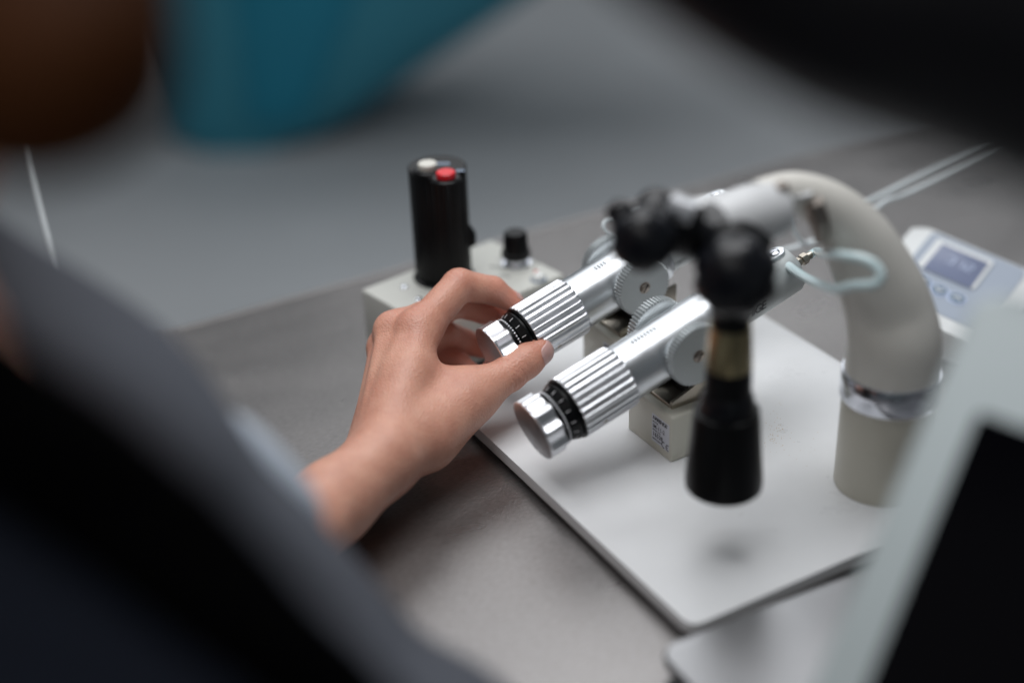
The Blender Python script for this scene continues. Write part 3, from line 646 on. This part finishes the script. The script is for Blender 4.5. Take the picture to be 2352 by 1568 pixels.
button(2118, 649, False); button(2156, 669, False); button(2197, 688, True)
# seven-segment digits on the screen
bm = bmesh.new()
sx, sy = on_plane(MD, 2208, 612)
def bar(x0, y0, x1, y1, w=0.045):
    d = Vector((x1 - x0, y1 - y0, 0)); c = rounded_box(0, d.length, -w, w, 0.19, 0.20)
    c.transform(Matrix.Translation((x0, y0, 0)) @ Matrix.Rotation(math.atan2(d.y, d.x), 4, 'Z')); merge(bm, c)
for k, segs in enumerate(('abcd', 'bc', 'abged')):
    ox, oy, w_, h_ = sx + k * 0.62 - 0.9, sy - 0.5, 0.36, 0.42
    sg = dict(a=(0, 2 * h_, w_, 2 * h_), b=(w_, h_, w_, 2 * h_), c=(w_, 0, w_, h_), d=(0, 0, w_, 0), e=(0, 0, 0, h_), f=(0, h_, 0, 2 * h_), g=(0, h_, w_, h_))
    for s_ in segs: a_ = sg[s_]; bar(ox + a_[0], oy + a_[1], ox + a_[2], oy + a_[3])
from_bm('digits', bm, M['button_ring'], scr, MDl, smooth=0)
bz = du_o.z - 3.0
pst = MDl @ Vector(((UX0 + UX1) / 2, (UY0 + UY1) / 2, -4.0)) - Vector((0, 0, 0.6))
from_bm('stand', tube([pst, Vector((pst.x + 0.6, pst.y + 0.6, 1.0)), Vector((pst.x + 0.6, pst.y + 0.6, 0.02))], [1.6, 1.8, 2.8], 20, 32), M['device'], du, smooth=60)

# ------------------------------------------------------------------ tablet in the right foreground
ta, tb_ = at(2250, 655, 50), at(1842, 1640, 48)
_d = ta - tb_
_n = (Vector((0, 0, CAM_H)) - (ta + tb_) / 2).normalized() + Vector((-0.12, 0.0, 0.12))
MT = frame3(tb_, _d.cross(_n), _d)
ht = (ta - tb_).length
tt = thing('tablet_display', (tb_.x, tb_.y, 0), 0, 'blurred tablet with pale grey frame and black screen at the right edge, nearest the lens', 'tablet')
MTl = Matrix.Translation((-tb_.x, -tb_.y, 0)) @ MT
from_bm('frame', rounded_box(0, 26, -8, ht, -1.1, 0, rc=1.0, bev=0.3), M['tablet'], tt, MTl)
s0 = on_plane(MT, 2247, 945)
from_bm('screen', rounded_box(s0[0], 24, -6, s0[1], 0.0, 0.03, rc=0.3), M['screen'], tt, MTl)
fp = MTl @ Vector((13, -4, -1.1))
from_bm('foot', tube([fp, Vector((fp.x + 2, fp.y + 4, 2.2)), Vector((fp.x + 2, fp.y + 4, 0.02))], [1.2, 1.4, 4.0], 16, 24), M['tablet'], tt, smooth=60)

# ------------------------------------------------------------------ dark rounded housing across the top right corner
hp = [at(1330, -660, 32), at(1500, -400, 32), at(1720, -215, 31.5), at(1990, -55, 31), at(2310, 60, 31), at(2800, 220, 31)]
dh = thing('instrument_head', (hp[1].x, hp[1].y, 0), 0, 'large out of focus black rounded housing crossing the top right corner', 'instrument')
DL = Matrix.Translation((-hp[1].x, -hp[1].y, 0))
from_bm('black_shell', tube(hp, [3.2] * 6, 40, 40), M['dark_housing'], dh, DL, smooth=60)

# ------------------------------------------------------------------ the person: hand first
def smin(a, b, k):
    h = np.maximum(k - np.abs(a - b), 0.0) / k
    return np.minimum(a, b) - h * h * k * 0.25
def cap(P, a, b, ra, rb):
    a = np.asarray(a, np.float32); b = np.asarray(b, np.float32); ab = b - a
    t = np.clip(((P - a) @ ab) / float(ab @ ab), 0, 1)
    return np.linalg.norm(P - a - t[:, None] * ab, axis=1) - (ra + (rb - ra) * t)
def ell(P, c, ax, rad):
    q = (P - np.asarray(c, np.float32)) @ np.asarray(ax, np.float32).T / np.asarray(rad, np.float32)
    k0 = np.linalg.norm(q, axis=1); k1 = np.linalg.norm(q / np.asarray(rad, np.float32), axis=1)
    return k0 * (k0 - 1.0) / np.maximum(k1, 1e-6)
def surface(fn, lo, hi, h):
    lo, hi = np.asarray(lo, float), np.asarray(hi, float)
    K = 4; n = (np.ceil((hi - lo) / h / K).astype(int)) * K
    ax = [lo[i] + h * (np.arange(n[i] // K) * K + (K - 1) / 2) for i in range(3)]
    G = np.stack(np.meshgrid(*ax, indexing='ij'), -1).reshape(-1, 3).astype(np.float32)
    dc = fn(G).reshape(n // K)
    rad = h * K * 0.87 + 4 * h
    V = np.repeat(np.repeat(np.repeat(dc, K, 0), K, 1), K, 2).astype(np.float32)
    mask = np.abs(V) < rad
    idx = np.argwhere(mask)
    V[mask] = fn((lo + idx * h).astype(np.float32))
    sgn = V < 0
    cs = sum(sgn[i:n[0] - 1 + i, j:n[1] - 1 + j, k:n[2] - 1 + k].astype(np.int8) for i in (0, 1) for j in (0, 1) for k in (0, 1))
    act = (cs > 0) & (cs < 8); cells = np.argwhere(act)
    vid = -np.ones(act.shape, int); vid[act] = np.arange(len(cells))
    pos = np.zeros((len(cells), 3)); cnt = np.zeros(len(cells))
    off = np.array([(i, j, k) for i in (0, 1) for j in (0, 1) for k in (0, 1)])
    val = [V[tuple((cells + o_).T)] for o_ in off]
    for i in range(8):
        for j in range(i + 1, 8):
            if np.abs(off[i] - off[j]).sum() != 1: continue
            cr = (val[i] < 0) != (val[j] < 0)
            t = np.where(cr, val[i] / np.where(cr, val[i] - val[j], 1), 0)
            pos += np.where(cr[:, None], off[i] + t[:, None] * (off[j] - off[i]), 0); cnt += cr
    verts = lo + (cells + pos / cnt[:, None]) * h
    faces = []
    for d in range(3):
        e1, e2 = (d + 1) % 3, (d + 2) % 3
        sl0 = [slice(None)] * 3; sl1 = [slice(None)] * 3; sl0[d] = slice(0, n[d] - 1); sl1[d] = slice(1, n[d])
        a_, b_ = sgn[tuple(sl0)], sgn[tuple(sl1)]
        ed = np.argwhere(a_ != b_); ed = ed[(ed[:, e1] > 0) & (ed[:, e2] > 0) & (ed[:, e1] < n[e1] - 1) & (ed[:, e2] < n[e2] - 1)]
        flip = a_[tuple(ed.T)]
        u = np.zeros(3, int); u[e1] = 1; w = np.zeros(3, int); w[e2] = 1
        q = np.stack([vid[tuple((ed - u - w).T)], vid[tuple((ed - w).T)], vid[tuple(ed.T)], vid[tuple((ed - u).T)]], 1)
        q[~flip] = q[~flip][:, ::-1]; faces.append(q)
    F_ = np.concatenate(faces); F_ = F_[(F_ >= 0).all(1)]
    return verts, F_

J = {k: np.array(at(*v)) for k, v in dict(
    wrist=(868, 1062, 73.9), fore=(745, 1172, 71.2), fore2=(600, 1310, 66.0),
    t0=(960, 996, 75.5), t1=(1072, 916, 77.4), t2=(1170, 857, 78.5), t3=(1238, 807, 79.35),
    i1=(958, 752, 78.6), i2=(1054, 655, 80.6), i3=(1131, 667, 81.6), i4=(1178, 695, 82.1),
    m1=(902, 757, 79.6), m2=(1050, 692, 82.2), m3=(1113, 712, 83.3), m4=(1152, 722, 83.5),
    r1=(884, 797, 80.4), r2=(1016, 766, 83.0), r3=(1068, 786, 84.4), r4=(1108, 800, 84.4),
    p1=(882, 838, 81.0), p2=(972, 812, 83.0), p3=(1052, 833, 83.2), p4=(1100, 868, 82.6)).items()}
nrm = lambda v: v / np.linalg.norm(v)
hand_dir = nrm(J['m1'] - J['wrist']); across = nrm(J['p1'] - J['i1']); back = nrm(np.cross(hand_dir, across)); 
if back @ (np.array([0, 0, CAM_H]) - J['m1']) < 0: back = -back
across = nrm(np.cross(back, hand_dir))
if across @ (J['p1'] - J['i1']) < 0: across = -across
def fing(P, ch, rr):
    d = None
    for (a, b), (ra, rb) in zip(zip(ch, ch[1:]), zip(rr, rr[1:])):
        e = cap(P, a, b, ra, rb); d = e if d is None else smin(d, e, 0.22)
    return d
def hand_sdf(P):
    w = J['wrist']
    palm = cap(P, w + across * -0.95, J['i1'] - back * 0.30, 1.35, 1.04)
    palm = smin(palm, cap(P, w + across * -0.3, J['m1'] - back * 0.35, 1.40, 1.06), 1.0)
    palm = smin(palm, cap(P, w + across * 0.4, J['r1'] - back * 0.35, 1.40, 0.98), 1.0)
    palm = smin(palm, cap(P, w + across * 1.25, J['p1'] - back * 0.30, 1.38, 0.86), 1.0)
    # fleshy heel of the thumb and of the little finger, on the palm side
    palm = smin(palm, cap(P, J['t0'] - back * 0.5, J['t1'] - back * 0.15, 1.60, 1.18), 1.0)
    palm = smin(palm, cap(P, w + across * 1.1 - back * 0.9 + hand_dir * 1.5, J['p1'] - back * 1.2 - hand_dir * 1.8, 1.2, 0.9), 0.9)
    palm = smin(palm, cap(P, J['t0'] - back * 0.35, J['fore'] - across * 1.0, 1.35, 1.75), 1.2)
    # wrist and forearm, wider across than deep
    d1 = smin(cap(P, w + across * 1.0, J['fore'] + across * 1.05, 1.50, 1.85), cap(P, w - across * 1.0, J['fore'] - across * 1.05, 1.50, 1.85), 1.2)
    d2 = smin(cap(P, J['fore'] + across * 1.05, J['fore2'] + across * 1.1, 1.85, 2.3), cap(P, J['fore'] - across * 1.05, J['fore2'] - across * 1.1, 1.85, 2.3), 1.2)
    palm = smin(palm, smin(d1, d2, 0.8), 1.0)
    # bone of the wrist on the little finger side
    palm = smin(palm, np.linalg.norm(P - (w - hand_dir * 1.6 + across * 1.75 + back * 0.85), axis=1) - 0.75, 0.7)
    # webs: skin spanning thumb and index, then the knuckles
    palm = smin(palm, cap(P, J['t1'] * 0.72 + J['i1'] * 0.28 - back * 0.25, J['i1'] * 0.62 + w * 0.38 - back * 0.4, 0.55, 0.95), 1.3)
    for a, b in (('i1', 'm1'), ('m1', 'r1'), ('r1', 'p1')):
        palm = smin(palm, cap(P, J[a] - back * 0.45 + hand_dir * 0.2, J[b] - back * 0.45 + hand_dir * 0.2, 0.70, 0.66), 0.5)
    for k, r in (('i1', 0.60), ('m1', 0.58), ('r1', 0.50), ('p1', 0.45)):
        palm = smin(palm, np.linalg.norm(P - (J[k] + back * 0.34), axis=1) - r, 0.75)
    # faint tendons to the knuckles
    for k, s in (('i1', -0.6), ('m1', -0.15), ('r1', 0.3)):
        palm = smin(palm, cap(P, w + across * s + back * 1.05 + hand_dir * 1.5, J[k] + back * 0.66 - hand_dir * 0.4, 0.12, 0.15), 0.6)
    out = palm
    for pre, rr, k in (('i', (1.06, 0.95, 0.81, 0.60), 0.7), ('m', (1.0, 0.92, 0.80, 0.62), 0.7), ('r', (0.94, 0.88, 0.76, 0.60), 0.7), ('p', (0.82, 0.76, 0.67, 0.54), 0.7)):
        f_ = fing(P, [J[pre + str(i)] - back * (0.2 if i == 1 else 0) for i in (1, 2, 3, 4)], rr)
        out = np.minimum(out, smin(palm, f_, k))
    th = fing(P, [J['t0'] - back * 0.2, J['t1'], J['t2'], J['t3']], (1.35, 1.14, 0.99, 0.80))
    th = smin(th, np.linalg.norm(P - (J['t3'] * 0.55 + J['t2'] * 0.45 + 0.0), axis=1) - 0.93, 0.4)
    return np.minimum(out, smin(palm, th, 1.5))
allp = np.array(list(J.values()))
hv, hf = surface(hand_sdf, allp.min(0) - 3.2, allp.max(0) + 2.6, 0.085)
keep = None
# coarse hidden and half-seen rest of the body: forearm, upper arm, shoulder, neck, head
Bd = {k: np.array(at(*v)) for k, v in dict(elbow=(330, 1520, 54), arm=(330, 1150, 47), shoulder=(-560, 480, 50), chest=(-420, 1500, 40), neck=(-520, 560, 40), head=(-560, -120, 39), belly=(-100, 2400, 40)).items()}
head_f = nrm(np.array([0.35, 0.9, -0.35])); head_s = nrm(np.cross(head_f, [0, 0, 1])); head_u = np.cross(head_s, head_f)
def body_sdf(P):
    d = cap(P, J['fore2'], Bd['elbow'], 2.4, 3.2)
    d = smin(d, cap(P, Bd['elbow'], Bd['shoulder'], 3.1, 4.4), 1.0)
    d = smin(d, cap(P, Bd['shoulder'], Bd['chest'], 4.8, 8.0), 3.0)
    d = smin(d, cap(P, Bd['chest'], Bd['belly'], 8.0, 8.5), 3.0)
    d = smin(d, cap(P, Bd['chest'], Bd['neck'], 6.0, 4.6), 3.0)
    d = smin(d, cap(P, Bd['shoulder'], np.array(at(-10, 985, 38)), 3.0, 2.1), 1.5)
    d = smin(d, cap(P, Bd['neck'], Bd['head'], 4.6, 5.0), 2.0)
    d = smin(d, ell(P, Bd['head'], np.array([head_f, head_s, head_u]), (9.0, 7.2, 10.0)), 1.5)
    d = smin(d, cap(P, Bd['head'] + head_f * 9.0 - head_u * 0.5, Bd['head'] + head_f * 10.4 - head_u * 3.0, 0.7, 1.1), 0.8)      # nose
    d = smin(d, cap(P, Bd['head'] + head_f * 7.6 - head_u * 5.6 - head_s * 1.6, Bd['head'] + head_f * 7.6 - head_u * 5.6 + head_s * 1.6, 0.8, 0.8), 0.8)  # mouth
    for s in (-1, 1): d = smin(d, ell(P, Bd['head'] + head_s * s * 7.2 - head_u * 0.5, np.array([head_f, head_s, head_u]), (1.7, 0.8, 3.0)), 0.4)         # ears
    return d
ab = np.array(list(Bd.values()))
bv, bf_ = surface(body_sdf, np.minimum(ab.min(0), J['fore2']) - 13, np.maximum(ab.max(0), J['fore2']) + 13, 0.7)
person = thing('person', (Bd['belly'][0], Bd['belly'][1], 0), 0, 'person in slate sleeve and navy clothes turning the far injector grip', 'person')
PL = np.array([Bd['belly'][0], Bd['belly'][1], 0])
allv = np.concatenate([hv, bv]) - PL; allf = np.concatenate([hf, bf_ + len(hv)])
me = bpy.data.meshes.new('body'); me.from_pydata(allv.tolist(), [], allf.tolist()); me.update()
# pigment: skin is ruddier over finger joints and towards the tips
pg = np.zeros(len(allv), np.float32)
for k, r, s in (('i4', .9, .75), ('m4', 1.1, .9), ('r4', 1.6, .8), ('p4', 1.5, .8), ('t3', 1.0, .55), ('t2', .8, .5), ('i2', .8, .45), ('i3', .9, .5), ('m3', 1.3, .8), ('m2', 1.0, .6), ('r3', 1.5, .8), ('p3', 1.5, .8), ('r2', 1., .6), ('i1', 1.0, .38), ('m1', .9, .38), ('r1', .8, .3), ('t1', 1.2, .18)):
    dd = np.linalg.norm(np.concatenate([hv, bv]) - J[k], axis=1); pg = np.maximum(pg, s * np.exp(-(dd / r) ** 2 * 0.5))
at_ = me.attributes.new('pigment', 'FLOAT', 'POINT'); at_.data.foreach_set('value', pg)
body = link('body', me, M['skin'], person, smooth=180)
# wrinkles over the thumb and index joints: shallow grooves on the back of the joint
me.update()
co = np.empty(len(me.vertices) * 3); me.vertices.foreach_get('co', co); co = co.reshape(-1, 3) / S
no = np.empty(len(me.vertices) * 3); me.vertices.foreach_get('normal', no); no = no.reshape(-1, 3)
wpos = co + PL; disp = np.zeros(len(co))
view = nrm(np.array([0, 0, CAM_H]) - J['t2'])
for c_, nx, pv, offs, dep in (('t2', 't3', 't1', (-.42, -.2, -.02, .16, .36), .075), ('i2', 'i3', 'i1', (-.45, -.2, .05, .3), .045), ('i3', 'i4', 'i2', (-.2, 0, .2), .03), ('m3', 'm4', 'm2', (-.15, .1), .03)):
    ax_ = nrm(nrm(J[nx] - J[c_]) + nrm(J[c_] - J[pv])); q = wpos - J[c_]; s_ = q @ ax_; rad_ = np.linalg.norm(q - s_[:, None] * ax_, axis=1)
    side = np.clip(((q - s_[:, None] * ax_) / np.maximum(rad_, 1e-3)[:, None]) @ (view if c_ == 't2' else back) * 1.6, 0, 1)
    wob = 0.06 * np.sin(q @ np.array([7.1, 3.3, 5.7]) ) + 0.03 * np.sin(q @ np.array([-11., 17., 9.]))
    for k_, o_ in enumerate(offs): disp -= dep * (0.6 + 0.4 * ((k_ * 37) % 3) / 2) * side * (rad_ < 1.5) * np.exp(-((s_ - o_ + wob) / 0.075) ** 2)
co2 = (co + no * disp[:, None]) * S
me.vertices.foreach_set('co', co2.ravel()); me.update()
# fingernails: a plate lifted off the finger's own surface
def nail(tip, prev, up, ln, wd, shift):
    d = nrm(J[tip] - J[prev]); u = nrm(up - d * (up @ d)); s_ = np.cross(d, u)
    q = hv - J[tip]; ix = np.where((np.abs(q) < 2).all(1))[0]; q = q[ix]
    pts, fcs = [], []
    nu, nv = 22, 18
    for i in range(nu + 1):
        for j in range(nv + 1):
            a = (j / nv - .5) * 2; l = (i / nu - .5) * 2
            taper = math.sqrt(max(0, 1 - abs(l) ** 3.5 * 0.85)); x = shift + l * ln / 2; y = a * wd / 2 * taper
            o3 = J[tip] + d * x + s_ * y + u * 2.0
            t_ = 0.0
            for _ in range(28):
                dd = float(hand_sdf((o3 - u * t_)[None].astype(np.float32))[0]); t_ += dd * 0.8
                if abs(dd) < 0.003: break
            rim = max(abs(a), abs(l)) ; lift = 0.035 * (1 - rim ** 6) + 0.004
            pts.append(tuple(o3 - u * t_ + u * lift - PL))
    for i in range(nu):
        for j in range(nv):
            k = i * (nv + 1) + j; fcs.append((k, k + 1, k + nv + 2, k + nv + 1))
    m_ = bpy.data.meshes.new('fingernail'); m_.from_pydata(pts, [], fcs); m_.update()
    n_ = link('fingernail', m_, M['nail'], body, smooth=180)
    md = n_.modifiers.new('thickness', 'SOLIDIFY'); md.thickness = 0.0004; md.offset = 0
    return n_
cam_dir = nrm(np.array([0, 0, CAM_H]) - J['t3'])
img_r, img_d = np.array(_rt), -np.array(_up)
nail('t3', 't2', nrm(cam_dir * 0.75 + img_r * 0.55 + img_d * 0.35), 1.25, 1.15, 0.22)
nail('i4', 'i3', nrm(-img_d * 0.9 + img_r * 0.5 + cam_dir * 0.1), 0.9, 0.85, 0.18)

# clothes and hair
V3 = lambda a: Vector(tuple(np.asarray(a) - PL))
cuff = np.array(at(800, 1140, 71.0)); cuff2 = np.array(at(700, 1320, 62))
fold_f = lambda t, a: 0.05 * math.sin(9 * t * 6.28 / 3 + 2 * a) + 0.04 * math.sin(5 * a + 17 * t) + 0.03 * math.sin(31 * t - 3 * a)
from_bm('sleeve', tube([V3(at(-1000, 300, 52)), V3(at(-420, 640, 50)), V3(at(120, 925, 48)), V3(at(440, 1285, 47.5)), V3(at(765, 1620, 47)), V3(at(1010, 1860, 46)), V3(at(1010, 2100, 46))], [5.2, 4.9, 4.3, 3.9, 3.9, 3.9, 3.7], 90, 48, lump=fold_f), M['sleeve'], person, smooth=180)
from_bm('forearm_sleeve', tube([V3(at(600, 1312, 66.3)), V3(at(530, 1370, 63)), V3(at(440, 1440, 59)), V3(at(330, 1520, 54))], [3.6, 3.6, 3.7, 3.9], 50, 40, lump=fold_f), M['sleeve'], person, smooth=180)
from_bm('sleeve_highlight', tube([V3(at(490, 945, 49.3)), V3(at(548, 1000, 49.3)), V3(at(628, 1082, 49.3)), V3(at(700, 1158, 49.3)), V3(at(735, 1210, 49.3))], [0.25, 0.66, 0.72, 0.55, 0.2], 24, 24), M['sleeve_lit_edge'], person, smooth=180)  # light on the sleeve's edge, put in as a pale strip
from_bm('underarm_shade', tube([V3(at(-700, 560, 36)), V3(at(-60, 930, 34)), V3(at(330, 1220, 33.5)), V3(at(720, 1600, 33.5)), V3(at(900, 1900, 33.5))], [2.5, 1.9, 1.75, 1.6, 1.6], 60, 32, lump=fold_f), M['underarm_shade_cloth'], person, smooth=180)  # deep shade below the sleeve, put in as a black strip
from_bm('jacket', tube([V3(at(-900, 1000, 42)), V3(at(-450, 1380, 37)), V3(at(20, 1720, 34)), V3(at(600, 2150, 34)), V3(at(1200, 2700, 34))], [5.6, 5.4, 5.2, 5.2, 5.5], 60, 40, lump=fold_f), M['navy'], person, smooth=180)
def hair_sdf(P):
    d = ell(P, Bd['head'] + head_u * 1.2 - head_f * 1.0, np.array([head_f, head_s, head_u]), (9.8, 8.2, 10.4))
    for q in ((212, 158, 29), (30, 215, 30), (185, -80, 30)): d = smin(d, cap(P, Bd['head'] + head_u * 3, np.array(at(*q)), 4.0, 1.65), 2.5)
    return d
hb_ = np.array([np.array(at(*q)) for q in ((330, 300, 29), (-560, -120, 39))])
v_, f_ = surface(hair_sdf, hb_.min(0) - 14, hb_.max(0) + 14, 0.5)
me = bpy.data.meshes.new('hair'); me.from_pydata((v_ - PL).tolist(), [], f_.tolist()); link('hair', me, M['hair'], person, smooth=180)
